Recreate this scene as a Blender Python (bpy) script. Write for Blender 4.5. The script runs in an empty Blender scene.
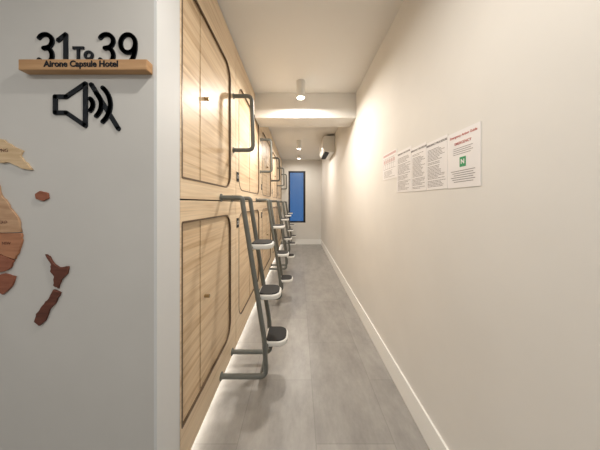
import bpy, math, random
from mathutils import Vector
random.seed(4)
S=bpy.context.scene
S.view_settings.view_transform='Standard'
COL=S.collection
H=1.41; W=0.76; L=0.59; CZ=2.88; FAR=7.4; F=217.0

# ---------------- materials ----------------
def mat(name,col,rough=0.6,metal=0.0,emit=None,es=0,spec=0.5):
    m=bpy.data.materials.new(name); m.use_nodes=True
    b=m.node_tree.nodes['Principled BSDF']
    b.inputs['Base Color'].default_value=(*col,1); b.inputs['Roughness'].default_value=rough
    b.inputs['Metallic'].default_value=metal; b.inputs['Specular IOR Level'].default_value=spec
    if emit:
        b.inputs['Emission Color'].default_value=(*emit,1); b.inputs['Emission Strength'].default_value=es
    return m
def noisy(name,c1,c2,scale=(1,1,1),ns=5,rough=0.6,detail=6,bump=0,spec=0.3,lo=0.3,hi=0.7,dist=0):
    m=mat(name,c1,rough,spec=spec); nt=m.node_tree; N=nt.nodes; K=nt.links; b=N['Principled BSDF']
    g=N.new('ShaderNodeNewGeometry'); mp=N.new('ShaderNodeMapping'); mp.inputs['Scale'].default_value=scale
    n=N.new('ShaderNodeTexNoise'); n.inputs['Scale'].default_value=ns; n.inputs['Detail'].default_value=detail
    n.inputs['Distortion'].default_value=dist
    r=N.new('ShaderNodeValToRGB'); r.color_ramp.elements[0].position=lo; r.color_ramp.elements[1].position=hi
    r.color_ramp.elements[0].color=(*c1,1); r.color_ramp.elements[1].color=(*c2,1)
    K.new(g.outputs['Position'],mp.inputs['Vector']); K.new(mp.outputs[0],n.inputs['Vector'])
    K.new(n.outputs['Fac'],r.inputs[0]); K.new(r.outputs[0],b.inputs['Base Color'])
    if bump:
        bp=N.new('ShaderNodeBump'); bp.inputs['Strength'].default_value=bump; bp.inputs['Distance'].default_value=0.004
        K.new(n.outputs['Fac'],bp.inputs['Height']); K.new(bp.outputs[0],b.inputs['Normal'])
    return m
M_wall=noisy('wall_paint',(0.73,0.72,0.695),(0.76,0.75,0.725),ns=3,rough=0.7)
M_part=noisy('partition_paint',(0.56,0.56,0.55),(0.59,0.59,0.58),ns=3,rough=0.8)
M_endlit=mat('partition_end_lit_tone',(0.66,0.68,0.70),0.6)  # partition end colour, lightened to carry the corridor light falling on it
M_ceil=noisy('ceiling_paint',(0.79,0.78,0.755),(0.81,0.80,0.775),ns=2,rough=0.85)
M_base=mat('skirting_white',(0.88,0.88,0.86),0.45)
def wood(name,c1,c2,c3,ns):
    m=noisy(name,c1,c3,scale=(5,0.35,9),ns=ns,rough=0.42,detail=9,lo=0.30,hi=0.70,dist=0.7)
    nt=m.node_tree; N=nt.nodes; K=nt.links
    ramp=[n for n in N if n.type=='VALTORGB'][0]; e=ramp.color_ramp.elements.new(0.46); e.color=(*c2,1)
    g=[n for n in N if n.type=='NEW_GEOMETRY'][0]
    mp=N.new('ShaderNodeMapping'); mp.inputs['Scale'].default_value=(30,1.5,90)
    n=N.new('ShaderNodeTexNoise'); n.inputs['Scale'].default_value=2; n.inputs['Detail'].default_value=4
    r=N.new('ShaderNodeMapRange'); r.inputs[1].default_value=0.3; r.inputs[2].default_value=0.7; r.inputs[3].default_value=0.86; r.inputs[4].default_value=1.05
    mx=N.new('ShaderNodeMix'); mx.data_type='RGBA'; mx.blend_type='MULTIPLY'; mx.inputs[0].default_value=1
    K.new(g.outputs['Position'],mp.inputs[0]); K.new(mp.outputs[0],n.inputs['Vector']); K.new(n.outputs['Fac'],r.inputs[0])
    K.new(ramp.outputs[0],mx.inputs[6]); K.new(r.outputs[0],mx.inputs[7]); K.new(mx.outputs[2],N['Principled BSDF'].inputs['Base Color'])
    return m
M_wood=wood('light_maple',(0.67,0.49,0.31),(0.80,0.63,0.44),(0.86,0.71,0.52),3.2)
M_door=wood('maple_door',(0.58,0.40,0.235),(0.74,0.56,0.37),(0.83,0.66,0.465),3.0)
M_edge=mat('bronze_trim',(0.13,0.085,0.05),0.4,0.3)
M_gap=mat('shadow_gap_brown',(0.14,0.08,0.045),0.8)
M_metal=mat('green_grey_metal',(0.145,0.155,0.145),0.42,0.2)
M_white=mat('white_plastic',(0.76,0.76,0.74),0.35)
M_pad=mat('black_rubber',(0.012,0.012,0.013),0.7)
M_black=mat('black_acrylic',(0.008,0.011,0.016),0.6,spec=0.2)
M_shelf=noisy('oak_shelf',(0.40,0.23,0.11),(0.55,0.34,0.18),scale=(1,4,12),ns=4,rough=0.5)
M_led=mat('led_glow',(1,1,1),0.5,emit=(1.0,0.95,0.86),es=9)
M_lens=mat('lamp_lens',(1,1,1),0.5,emit=(1.0,0.92,0.78),es=14)
M_paper=mat('paper_white',(0.80,0.79,0.80),0.5)
M_ink=mat('ink_grey',(0.22,0.21,0.22),0.7)
M_red=mat('ink_red',(0.50,0.12,0.11),0.6)
M_green=mat('ink_green',(0.03,0.30,0.12),0.6)
M_pink=mat('ink_pink',(0.60,0.42,0.42),0.6)
M_brass=mat('knob_brass',(0.35,0.26,0.14),0.35,0.8)
M_frame=mat('black_aluminium',(0.015,0.015,0.018),0.4,0.3)
M_floor=mat('floor_vinyl',(0.3,0.3,0.3),0.33,spec=0.45)
nt=M_floor.node_tree; N=nt.nodes; K=nt.links; b=N['Principled BSDF']
g=N.new('ShaderNodeNewGeometry'); mp=N.new('ShaderNodeMapping'); mp.inputs['Rotation'].default_value=(0,0,math.radians(90)); mp.inputs['Location'].default_value=(0.35,0.36,0)
br=N.new('ShaderNodeTexBrick'); br.inputs['Scale'].default_value=1; br.inputs['Brick Width'].default_value=0.92; br.inputs['Row Height'].default_value=0.46
br.inputs['Mortar Size'].default_value=0.002; br.inputs['Color1'].default_value=(1,1,1,1); br.inputs['Color2'].default_value=(0.88,0.88,0.88,1); br.inputs['Mortar'].default_value=(0.72,0.72,0.72,1)
mp2=N.new('ShaderNodeMapping'); mp2.inputs['Scale'].default_value=(2.4,1.0,1)
n1=N.new('ShaderNodeTexNoise'); n1.inputs['Scale'].default_value=2.8; n1.inputs['Detail'].default_value=12; n1.inputs['Roughness'].default_value=0.72
r=N.new('ShaderNodeValToRGB'); r.color_ramp.elements[0].position=0.32; r.color_ramp.elements[1].position=0.70
r.color_ramp.elements[0].color=(0.26,0.25,0.24,1); r.color_ramp.elements[1].color=(0.40,0.387,0.37,1)
mx=N.new('ShaderNodeMix'); mx.data_type='RGBA'; mx.blend_type='MULTIPLY'; mx.inputs[0].default_value=1
K.new(g.outputs['Position'],mp.inputs[0]); K.new(mp.outputs[0],br.inputs['Vector']); K.new(g.outputs['Position'],mp2.inputs['Vector']); K.new(mp2.outputs[0],n1.inputs['Vector'])
K.new(n1.outputs['Fac'],r.inputs[0]); K.new(r.outputs[0],mx.inputs[6]); K.new(br.outputs['Color'],mx.inputs[7]); K.new(mx.outputs[2],b.inputs['Base Color'])

# ---------------- mesh helpers ----------------
def mesh_pf(name,v,f):
    me=bpy.data.meshes.new(name); me.from_pydata(v,[],f); me.update(); return me
def boxd(x0,x1,y0,y1,z0,z1):
    v=[(x0,y0,z0),(x1,y0,z0),(x1,y1,z0),(x0,y1,z0),(x0,y0,z1),(x1,y0,z1),(x1,y1,z1),(x0,y1,z1)]
    f=[(0,3,2,1),(4,5,6,7),(0,1,5,4),(1,2,6,5),(2,3,7,6),(3,0,4,7)]
    return v,f
def boxes(name,bs):
    V=[];Fc=[]
    for bb in bs:
        v,f=boxd(*bb); o=len(V); V+=v; Fc+=[tuple(i+o for i in q) for q in f]
    return mesh_pf(name,V,Fc)
def put(name,me,m,parent=None,bev=0,smooth=False):
    ob=bpy.data.objects.new(name,me); COL.objects.link(ob)
    if len(me.materials)==0: me.materials.append(m)
    if parent: ob.parent=parent
    if bev:
        md=ob.modifiers.new('bevel','BEVEL'); md.width=bev; md.segments=3; md.limit_method='ANGLE'
    if smooth:
        for p in me.polygons: p.use_smooth=True
    return ob
def empty(name,loc=(0,0,0)):
    e=bpy.data.objects.new(name,None); e.location=loc; e.empty_display_size=0.05; COL.objects.link(e); return e
def conv(cu,fn=None,name='m'):
    ob=bpy.data.objects.new('tmp',cu); COL.objects.link(ob); bpy.context.view_layer.update()
    dg=bpy.context.evaluated_depsgraph_get(); me=bpy.data.meshes.new_from_object(ob.evaluated_get(dg)); me.name=name
    me.materials.clear()
    bpy.data.objects.remove(ob)
    if fn:
        for v in me.vertices: v.co=Vector(fn(v.co.x,v.co.y,v.co.z))
    me.update(); return me
def fill2d(loops,depth,fn=None,bev=0,name='m'):
    cu=bpy.data.curves.new('c','CURVE'); cu.dimensions='2D'; cu.fill_mode='BOTH'
    cu.extrude=max(depth/2-bev,0); cu.bevel_depth=bev; cu.offset=-bev; cu.bevel_resolution=2
    for lp in loops:
        s=cu.splines.new('POLY'); s.points.add(len(lp)-1); s.use_cyclic_u=True
        for i,p in enumerate(lp): s.points[i].co=(p[0],p[1],0,1)
    return conv(cu,fn,name)
def textm(t,size,ext,fn,off=0,align='CENTER',name='text'):
    cu=bpy.data.curves.new('t','FONT'); cu.body=t; cu.size=size; cu.extrude=ext; cu.offset=off
    cu.align_x=align; cu.align_y='CENTER'; cu.resolution_u=4
    return conv(cu,fn,name)
def rr(x0,x1,y0,y1,r,n=8,rs=None):
    rs=rs or (r,r,r,r); P=[]   # corners: BL,BR,TR,TL
    for (cx,cy,a0,q) in ((x0,y0,180,rs[0]),(x1,y0,270,rs[1]),(x1,y1,0,rs[2]),(x0,y1,90,rs[3])):
        ox=cx+q if cx==x0 else cx-q; oy=cy+q if cy==y0 else cy-q
        for i in range(n+1):
            a=math.radians(a0+90*i/n); P.append((ox+q*math.cos(a),oy+q*math.sin(a)))
    return P
def fillet(pts,r,n=7):
    out=[Vector(pts[0])]
    for i in range(1,len(pts)-1):
        p=Vector(pts[i]); a=(Vector(pts[i-1])-p); c=(Vector(pts[i+1])-p)
        k=min(r,a.length*0.49,c.length*0.49); A=p+a.normalized()*k; C=p+c.normalized()*k
        for j in range(n+1):
            t=j/n; out.append(A*(1-t)**2+p*2*t*(1-t)+C*t*t)
    out.append(Vector(pts[-1])); return out
def tube(pts,rad,name='tube'):
    cu=bpy.data.curves.new('c','CURVE'); cu.dimensions='3D'; cu.bevel_depth=rad; cu.bevel_resolution=5; cu.use_fill_caps=True
    s=cu.splines.new('POLY'); s.points.add(len(pts)-1)
    for i,p in enumerate(pts): s.points[i].co=(*p,1)
    me=conv(cu,None,name)
    for p in me.polygons: p.use_smooth=len(p.vertices)<=4
    return me
def strokes(polys,w,th,fn,name='s'):
    V=[];Fc=[]
    def prism(P):
        o=len(V); n=len(P)
        for z in (0,th):
            for p in P: V.append(fn(p[0],p[1],z))
        Fc.append(tuple(o+n+i for i in range(n))); Fc.append(tuple(o+n-1-i for i in range(n)))
        for i in range(n):
            j=(i+1)%n; Fc.append((o+i,o+j,o+n+j,o+n+i))
    for P in polys:
        for i,p in enumerate(P):
            prism([(p[0]+w/2*math.cos(a*math.pi/8),p[1]+w/2*math.sin(a*math.pi/8)) for a in range(16)])
            if i<len(P)-1:
                q=P[i+1]; d=Vector((q[0]-p[0],q[1]-p[1])); 
                if d.length<1e-6: continue
                d.normalize(); nx,ny=-d.y*w/2,d.x*w/2
                prism([(p[0]-nx,p[1]-ny),(q[0]-nx,q[1]-ny),(q[0]+nx,q[1]+ny),(p[0]+nx,p[1]+ny)])
    return mesh_pf(name,V,Fc)
def arc(cx,cy,rx,ry,a0,a1,n=14):
    return [(cx+rx*math.cos(math.radians(a0+(a1-a0)*i/n)),cy+ry*math.sin(math.radians(a0+(a1-a0)*i/n))) for i in range(n+1)]
def cyl(cx,cy,z0,z1,r,n=28):
    V=[(cx+r*math.cos(2*math.pi*i/n),cy+r*math.sin(2*math.pi*i/n),z) for z in (z0,z1) for i in range(n)]
    Fc=[tuple(range(n-1,-1,-1)),tuple(range(n,2*n))]+[(i,(i+1)%n,n+(i+1)%n,n+i) for i in range(n)]
    return mesh_pf('cyl',V,Fc)

# ---------------- room shell ----------------
BX=-2.7; BY=-2.3
put('floor',boxes('floor',[(BX,W+0.12,BY,FAR+0.15,-0.1,0)]),M_floor)
put('ceiling',boxes('ceiling',[(BX,W+0.12,BY,FAR+0.15,CZ,CZ+0.1)]),M_ceil)
put('wall_right',boxes('wr',[(W,W+0.12,BY,FAR+0.15,0,CZ)]),M_wall)
put('wall_left',boxes('wl',[(BX-0.12,BX,BY,FAR+0.15,0,CZ)]),M_wall)
put('wall_back',boxes('wb',[(BX,W,BY-0.12,BY,0,CZ)]),M_wall)
wx0,wx1,wz0,wz1=-0.36,0.22,0.74,2.50
put('wall_far',boxes('wf',[(BX,wx0,FAR,FAR+0.15,0,CZ),(wx1,W,FAR,FAR+0.15,0,CZ),(wx0,wx1,FAR,FAR+0.15,0,wz0),(wx0,wx1,FAR,FAR+0.15,wz1,CZ)]),M_wall)
put('wall_partition',boxes('wp',[(BX,-L-0.012,0.90,1.074,0,CZ)]),M_part)
put('partition_end_lit',boxes('t1',[(-L-0.012,-L,0.90,1.074,0,CZ)]),M_endlit)  # end face of the partition; its lit look is painted in
put('ceiling_beam',boxes('cb',[(-L,W,2.90,3.26,2.55,CZ)]),M_ceil)
put('baseboard_right',boxes('br',[(W-0.014,W,BY,FAR,0,0.165)]),M_base,bev=0.004)
put('baseboard_far',boxes('bf',[(-L,W-0.014,FAR-0.014,FAR,0,0.165)]),M_base,bev=0.004)
# window
win=empty('window_1')
put('frame',boxes('f',[(wx0,wx0+0.05,FAR+0.0,FAR+0.07,wz0,wz1),(wx1-0.07,wx1,FAR,FAR+0.07,wz0,wz1),(wx0+0.05,wx1-0.07,FAR,FAR+0.07,wz0,wz0+0.05),(wx0+0.05,wx1-0.07,FAR,FAR+0.07,wz1-0.05,wz1)]),M_frame,win)
mg=bpy.data.materials.new('window_glass'); mg.use_nodes=True; nt=mg.node_tree; nt.nodes.clear()
o=nt.nodes.new('ShaderNodeOutputMaterial'); tr=nt.nodes.new('ShaderNodeBsdfTransparent'); tr.inputs[0].default_value=(0.85,0.95,1,1)
gl=nt.nodes.new('ShaderNodeBsdfGlossy'); gl.inputs['Roughness'].default_value=0.5; mi=nt.nodes.new('ShaderNodeMixShader'); mi.inputs[0].default_value=0.05
nt.links.new(tr.outputs[0],mi.inputs[1]); nt.links.new(gl.outputs[0],mi.inputs[2]); nt.links.new(mi.outputs[0],o.inputs[0])
put('glass_pane',boxes('g',[(wx0+0.05,wx1-0.07,FAR+0.03,FAR+0.036,wz0+0.05,wz1-0.05)]),mg,win)

# ---------------- capsules ----------------
def toX(X0): return lambda x,y,z:(X0+z,x,y)
T=0.03
def pod_parts(y0,y1,oy0,oy1,z0,z1,oz0,oz1,lrad):
    R=0.13; rs=(lrad,R,R,lrad); P=[]
    hole=rr(oy0,oy1,oz0,oz1,R,rs=rs)
    outer=[(y0,z0),(y1,z0),(y1,z1),(y0,z1)]
    P.append(('front_panel',fill2d([outer,hole],T,toX(-L-T/2),name='front_panel'),M_wood))
    g=0.010; inn=rr(oy0+g,oy1-g,oz0+g,oz1-g,R-g,rs=(max(lrad-g,0.004),R-g,R-g,max(lrad-g,0.004)))
    P.append(('opening_trim',fill2d([hole,inn],0.012,toX(-L-0.004),name='opening_trim'),M_edge))
    ys=oy0+(oy1-oy0)*0.5 if lrad>0.05 else 1.333
    P.append(('sliding_door_front',boxes('d',[(-L-0.032,-L-0.012-0.002,ys,oy1-0.002,oz0+0.002,oz1-0.002)]),M_door))
    P.append(('sliding_door_rear',boxes('d',[(-L-0.045,-L-0.018,oy0+0.002,ys-0.004,oz0+0.002,oz1-0.002)]),M_door))
    P.append(('pod_shell',boxes('sh',[(-2.62,-L-0.05,y0+0.004,y1-0.004,z0,z1-0.004)]),M_gap))
    zk=oz0+(oz1-oz0)*0.52
    k=cyl(0,0,0,0.03,0.011,16)
    for v in k.vertices: v.co=Vector((-L-0.014+v.co.z,ys+0.06+v.co.x,zk+v.co.y))
    P.append(('door_knob',k,M_brass))
    return P
units=[(1.078,2.026,1.09,1.88,0.01)]
for k in range(4):
    y0=2.034+1.34*k; units.append((y0,min(y0+1.332,FAR-0.005),y0+0.09,y0+1.332-0.15,0.13))
cache={}
for ui,(y0,y1,a,bb,lr) in enumerate(units):
    for lv,(z0,z1,oz0,oz1) in enumerate(((0.065,1.424,0.27,1.316),(1.432,2.866,1.534,2.58))):
        e=empty('capsule_pod')
        key=(min(ui,1),lv)
        if key not in cache: cache[key]=(y0,pod_parts(y0,y1,a,bb,z0,z1,oz0,oz1,lr))
        by,pp=cache[key]
        e.location=(0,y0-by,0)
        for nm,me,m in pp: put(nm,me,m,e)
put('plinth_capsules',boxes('pl',[(-2.6,-L-0.07,1.08,FAR-0.01,0,0.064)]),M_gap)
put('led_strip',boxes('led',[(-L-0.07,-L-0.05,1.09,FAR-0.02,0.035,0.065)]),M_led)
put('trim_2',boxes('t2',[(-2.6,-L-0.012,1.08,FAR-0.01,2.867,2.879)]),M_gap)

# number plaques on the mid board
for k in range(5):
    y=2.1+1.34*k-0.02
    for z in (1.66,1.22):
        if y<7.3:
            e=empty('number_plaque',(0,0,0))
            put('plate',boxes('p',[(-L,-L+0.005,y-0.03,y+0.03,z-0.045,z+0.045)]),M_black,e)
            t=textm(str(31+2*k+(0 if z>1.5 else 1)),0.05,0.0005,lambda x,yy,zz:(-L+0.0055+zz,y+x,z+yy))
            put('digits',t,M_white,e)

# ---------------- ladders ----------------
lad=[]
ZT,ZB=1.45,0.10
def railX(z): return -0.425+(1.43-z)*(0.165/1.06)
for yy in (1.64,1.91):
    lad.append(('rail',tube(fillet([(-L,yy,ZT),(-0.428,yy,ZT),(-0.424,yy,1.40),(-0.262,yy,0.38),(-0.248,yy,ZB),(-L,yy,ZB)],0.055),0.0185),M_metal))
    for z in (ZT,ZB):
        c=cyl(0,0,0,0.006,0.03,20)
        for v in c.vertices: v.co=Vector((-L+v.co.z,yy+v.co.x,z+v.co.y))
        lad.append(('flange',c,M_metal))
for z in (1.09,0.70,0.34):
    x0=railX(z)-0.012; x1=x0+0.178
    out=rr(x0,x1,1.668,1.882,0.075,rs=(0.03,0.075,0.075,0.03))
    lad.append(('step_tray',fill2d([out],0.040,lambda x,y,q,z=z:(x,y,z-0.020+q),bev=0.012),M_white))
    inn=rr(x0+0.012,x1-0.013,1.680,1.870,0.05,rs=(0.025,0.065,0.065,0.025))
    lad.append(('step_pad',fill2d([inn],0.010,lambda x,y,q,z=z:(x,y,z+0.003+q),bev=0.003),M_pad))
    lad.append(('crossbar',tube([Vector((x0+0.02,1.64,z-0.024)),Vector((x0+0.02,1.91,z-0.024))],0.013),M_metal))
lad.append(('lower_crossbar',tube([Vector((-0.29,1.64,ZB)),Vector((-0.29,1.91,ZB))],0.013),M_metal))
for k in range(5):
    e=empty('pod_ladder',(0,1.34*k,0))
    for nm,me,m in lad: put(nm,me,m,e)
hd=tube(fillet([(-L,1.95,2.37),(-0.425,1.95,2.37),(-0.412,1.95,1.885),(-L,1.95,1.885)],0.05),0.018)
for k in range(5):
    e=empty('grab_handle',(0,1.34*k,0)); put('bar',hd,M_metal,e)
    for z in (2.37,1.885):
        c=cyl(0,0,0,0.006,0.026,20)
        for v in c.vertices: v.co=Vector((-L+v.co.z,1.95+v.co.x,z+v.co.y))
        put('flange',c,M_metal,e)

# ---------------- ceiling lamps ----------------
def lamp(x,y,power,hgt=0.2,r=0.053,col=(1,0.925,0.825)):
    e=empty('ceiling_downlight')
    z1=CZ; z0=CZ-hgt
    put('housing',cyl(x,y,z0,z1,r),M_white,e,bev=0.004)
    put('lens',cyl(x,y,z0-0.003,z0+0.001,r*0.8),M_lens,e)
    ld=bpy.data.lights.new('bulb','AREA'); ld.shape='DISK'; ld.size=r*1.5; ld.energy=power; ld.color=col
    lo=bpy.data.objects.new('bulb',ld); lo.location=(x,y,z0-0.006); COL.objects.link(lo); lo.parent=e
fill_cool=(1,0.96,0.91)  # tint of the added foyer fill lamps
lamp(0.02,2.62,31); lamp(0.0,5.1,24); lamp(0.0,0.55,13.5); lamp(-0.6,-0.6,8,col=fill_cool); lamp(-1.7,-0.5,8,col=fill_cool); lamp(-0.4,-1.6,8,col=fill_cool); lamp(0.0,6.7,10,0.1)  # the three foyer lamps behind the camera are unseen, added as fill

# ---------------- air conditioner ----------------
ac=empty('air_conditioner')
prof=[(W,2.84),(W-0.21,2.84),(W-0.25,2.80),(W-0.255,2.60),(W-0.22,2.52),(W-0.10,2.49),(W,2.49)]
ya,yb=4.60,5.40
V=[(x,y,z) for y in (ya,yb) for x,z in prof]; n=len(prof)
Fc=[tuple(range(n)),tuple(range(2*n-1,n-1,-1))]+[(i,i+n,(i+1)%n+n,(i+1)%n) for i in range(n)]
put('housing',mesh_pf('ac',V,Fc),M_white,ac,bev=0.012)
put('louvre',boxes('lv',[(W-0.21,W-0.11,ya+0.06,yb-0.06,2.485,2.508)]),M_black,ac)
put('seam',boxes('sm',[(W-0.258,W-0.25,ya+0.02,yb-0.02,2.625,2.63)]),M_ink,ac)
put('bracket',boxes('bk',[(W-0.12,W,ya+0.1,yb-0.1,2.835,2.87)]),M_frame,ac)

# ---------------- notices on right wall ----------------
def wallR(y0,z0,off): return lambda x,y,z:(W-off-z,y0-x,z0+y)
def sheet(name,yn,yf,zb,zt,kind):
    e=empty(name); w=yf-yn; h=zt-zb
    put('paper',boxes('pp',[(W-0.0025,W,yn,yf,zb,zt)]),M_paper,e)
    ink=[];pk=[]
    X0,X1=W-0.0032,W-0.0024
    def bar(lst,u0,u1,v0,v1): lst.append((X0,X1,yf-u1*w,yf-u0*w,zt-v1*h,zt-v0*h))
    if kind=='text':
        v=0.17
        while v<0.94:
            u=0.08
            if random.random()<0.12: v+=0.02
            e1=random.uniform(0.55,0.92)
            while u<e1:
                l=random.uniform(0.04,0.12); bar(ink,u,min(u+l,0.93),v,v+0.009); u+=l+0.02
            v+=0.028
        t=textm('EMERGENCY PROCEDURE',0.0155,0.0003,wallR(yf-w*0.5,zt-0.08*h,0.003),off=0.0004); put('heading',t,M_ink,e)
    elif kind=='plan':
        bar(pk,0.05,0.95,0.04,0.12)
        for i in range(6):
            bar(ink,0.08+0.14*i,0.085+0.14*i,0.2,0.6); bar(pk,0.1+0.14*i,0.17+0.14*i,0.25,0.38)
        bar(ink,0.06,0.94,0.2,0.207); bar(ink,0.06,0.94,0.6,0.607); bar(ink,0.06,0.94,0.42,0.425)
        for i in range(6): bar(ink,0.1,random.uniform(0.4,0.9),0.68+0.045*i,0.69+0.045*i)
    else:
        put('heading',textm('Emergency Action Guide',0.0165,0.0003,wallR(yf-w*0.5,zt-0.09*h,0.003),off=0.0003),M_red,e)
        put('subheading',textm('EMERGENCY',0.018,0.0003,wallR(yf-w*0.5,zt-0.22*h,0.003),off=0.0002),M_red,e)
        for i in range(4): bar(ink,0.2,0.8-0.06*(i%2),0.30+0.035*i,0.308+0.035*i)
        g=[];bar(g,0.41,0.60,0.47,0.64); put('exit_symbol',boxes('ex',g),M_green,e)
        put('exit_arrow',textm('N',0.03,0.0004,wallR(yf-w*0.505,zt-0.555*h,0.0036),off=0.0008),M_paper,e)
        for i in range(6): bar(ink,0.12+0.05*(i%3),0.86-0.05*(i%2),0.70+0.038*i,0.710+0.038*i)
    if ink: put('print',boxes('ink',ink),M_ink,e)
    if pk: put('diagram',boxes('pk',pk),M_pink,e)
z=H
sheet('emergency_notice',0.905,1.105,z+0.072,z+0.342,'guide')
sheet('printed_notice',1.108,1.29,z+0.075,z+0.352,'text')
sheet('printed_notice',1.293,1.46,z+0.075,z+0.366,'text')
sheet('printed_notice',1.463,1.68,z+0.078,z+0.388,'text')
sheet('floor_plan_notice',1.683,1.96,z+0.20,z+0.425,'plan')

# ---------------- sign on partition ----------------
def wallP(Y): return lambda x,y,z:(x,Y-z,y)
def px(x,Y): return (x-299)*Y/F
def pz(y,Y): return H+(203-y)*Y/F
ledge=empty('sign_ledge')
put('board',boxes('lb',[(-1.120,-0.606,0.865,0.90,1.941,1.984)]),M_shelf,ledge,bev=0.003)
put('lettering',textm('Airone Capsule Hotel',0.034,0.0008,lambda x,y,z:(px(81,0.864)+x*0.98,0.8642-z,1.9635+y),off=0.0009),M_black,ledge)
num=empty('room_number_sign')
zb=1.980; hh=0.135; wt=0.0175; r2=wt/2
def d3(x,w): 
    c=x+w/2
    return [arc(c,zb+hh*0.735,w/2-r2,hh*0.265-r2+0.001,150,-80)+[(c-0.006,zb+hh*0.52)],[(c-0.006,zb+hh*0.52)]+arc(c,zb+hh*0.29,w/2-r2,hh*0.29-r2+0.003,80,-150)]
def d1(x,w): return [[(x+r2,zb+hh-0.032),(x+w-r2-0.006,zb+hh-r2),(x+w-r2-0.006,zb+r2)]]
def d9(x,w):
    c=x+w/2
    return [arc(c,zb+hh*0.66,w/2-r2,hh*0.34-r2,0,360,22),arc(c-0.004,zb+hh*0.60,w/2-r2+0.004,hh*0.60-r2,0,-100,14)]
Yd=0.90
P=[]; s=Yd/F
P+=d3(px(37,Yd),18*s)+d1(px(57,Yd),13*s)+d3(px(98,Yd),18*s)+d9(px(119,Yd),19*s)
put('digits',strokes(P,wt,0.005,wallP(Yd),'digits'),M_black,num)
put('joining_word',textm('To',0.075,0.0025,lambda x,y,z:(px(84,Yd)+x,Yd-z-0.0025,2.026+y),off=0.002),M_black,num)
# mute icon
Ym=0.90; ic=empty('mute_symbol_sign')
def pm(l): return [(px(a,Ym),pz(c,Ym)) for a,c in l]
I=[pm([(56,97),(67,97),(86,84),(86,126),(67,113),(56,113),(56,97)])]
for R in (9.5,18,27): I.append([(px(84,Ym)+a,pz(105,Ym)+c) for a,c in arc(0,0,R*Ym/F,R*Ym/F*0.9,-44,44,12)])
I.append(pm([(92,85),(119,129)]))
put('symbol',strokes(I,4.3*Ym/F,0.005,wallP(Ym),'icon'),M_black,ic)

# ---------------- wooden wall map ----------------
Yw=0.8997; mp_=empty('wooden_world_map')
wc={'a':((0.54,0.39,0.23),(0.68,0.52,0.34)),'b':((0.34,0.15,0.08),(0.46,0.22,0.125)),'c':((0.22,0.075,0.045),(0.33,0.125,0.075)),'d':((0.085,0.03,0.02),(0.16,0.055,0.038)),'e':((0.42,0.25,0.15),(0.56,0.37,0.235))}
wm={k:noisy('map_wood_'+k,v[0],v[1],scale=(2,2,14),ns=6,rough=0.5) for k,v in wc.items()}
def jag(l,amt=0.7,sub=3):
    o=[]
    for i,p in enumerate(l):
        q=l[(i+1)%len(l)]
        for j in range(sub):
            t=j/sub; o.append((p[0]+(q[0]-p[0])*t+random.uniform(-amt,amt)*(j>0),p[1]+(q[1]-p[1])*t+random.uniform(-amt,amt)*(j>0)))
    return o
def piece(nm,l,k,th=0.008,jit=0.7):
    pts=[(px(a,Yw),pz(c,Yw)) for a,c in jag(l,jit)]
    if sum(pts[i][0]*pts[(i+1)%len(pts)][1]-pts[(i+1)%len(pts)][0]*pts[i][1] for i in range(len(pts)))<0: pts.reverse()
    put(nm,fill2d([pts],th,lambda x,y,z:(x,Yw-th/2-z,y),bev=0.001),wm[k],mp_)
piece('new_guinea',[(-50,128),(-30,132),(-12,138),(6,140),(16,147),(25,151),(22,156),(29,163),(34,170),(24,169),(12,163),(2,163),(-8,158),(-20,160),(-40,148),(-52,138)],'a')
piece('solomon_islands',[(37,194),(42,191),(49,193),(50,198),(45,201),(38,199)],'c',jit=0.3)
piece('queensland',[(-28,232),(-28,196),(-16,200),(-8,190),(-3,178),(1,186),(3,195),(9,202),(14,210),(20,218),(23,232)],'e')
piece('new_south_wales',[(-28,233),(23,233),(24,240),(21,250),(17,259),(2,253),(-28,250)],'b')
piece('victoria',[(-28,251),(2,254),(16,260),(12,268),(2,272),(-14,268),(-28,262)],'c')
piece('northern_territory',[(-62,195),(-45,182),(-30,192),(-29,232),(-62,232)],'b')
piece('south_australia',[(-62,233),(-29,233),(-29,262),(-40,252),(-62,250)],'a')
piece('western_australia',[(-63,195),(-80,200),(-100,215),(-120,228),(-115,260),(-95,262),(-63,250)],'c')
piece('tasmania',[(-4,276),(6,273),(17,276),(14,285),(5,294),(-3,289)],'c',jit=0.5)
piece('north_island',[(47,254),(51,256),(56,264),(61,267),(70,266),(69,273),(63,279),(60,288),(55,285),(56,276),(52,271),(53,264)],'d',jit=0.5)
piece('south_island',[(55,289),(62,292),(58,301),(51,309),(47,320),(41,325),(36,321),(38,313),(46,303),(51,297)],'d',jit=0.5)
for t,x,y,sz in (('PNG',6,151,0.02),('QLD',6,222,0.016),('NSW',9,243,0.016),('NT',-45,212,0.02)):
    put('label',textm(t,sz,0.0003,lambda a,c,z:(px(x,Yw)+a,Yw-0.0085-z,pz(y,Yw)+c)),wm['d'],mp_)

# ---------------- world, camera ----------------
w=bpy.data.worlds.new('dusk'); S.world=w; w.use_nodes=True
w.node_tree.nodes['Background'].inputs[0].default_value=(0.045,0.17,0.42,1); w.node_tree.nodes['Background'].inputs[1].default_value=0.8
cd=bpy.data.cameras.new('camera'); cd.sensor_width=36; cd.lens=F*36/600; cd.shift_x=1/600; cd.shift_y=-22/600; cd.clip_start=0.02
co=bpy.data.objects.new('camera',cd); co.location=(0,0,H); co.rotation_euler=(math.radians(90),0,0); COL.objects.link(co); S.camera=co
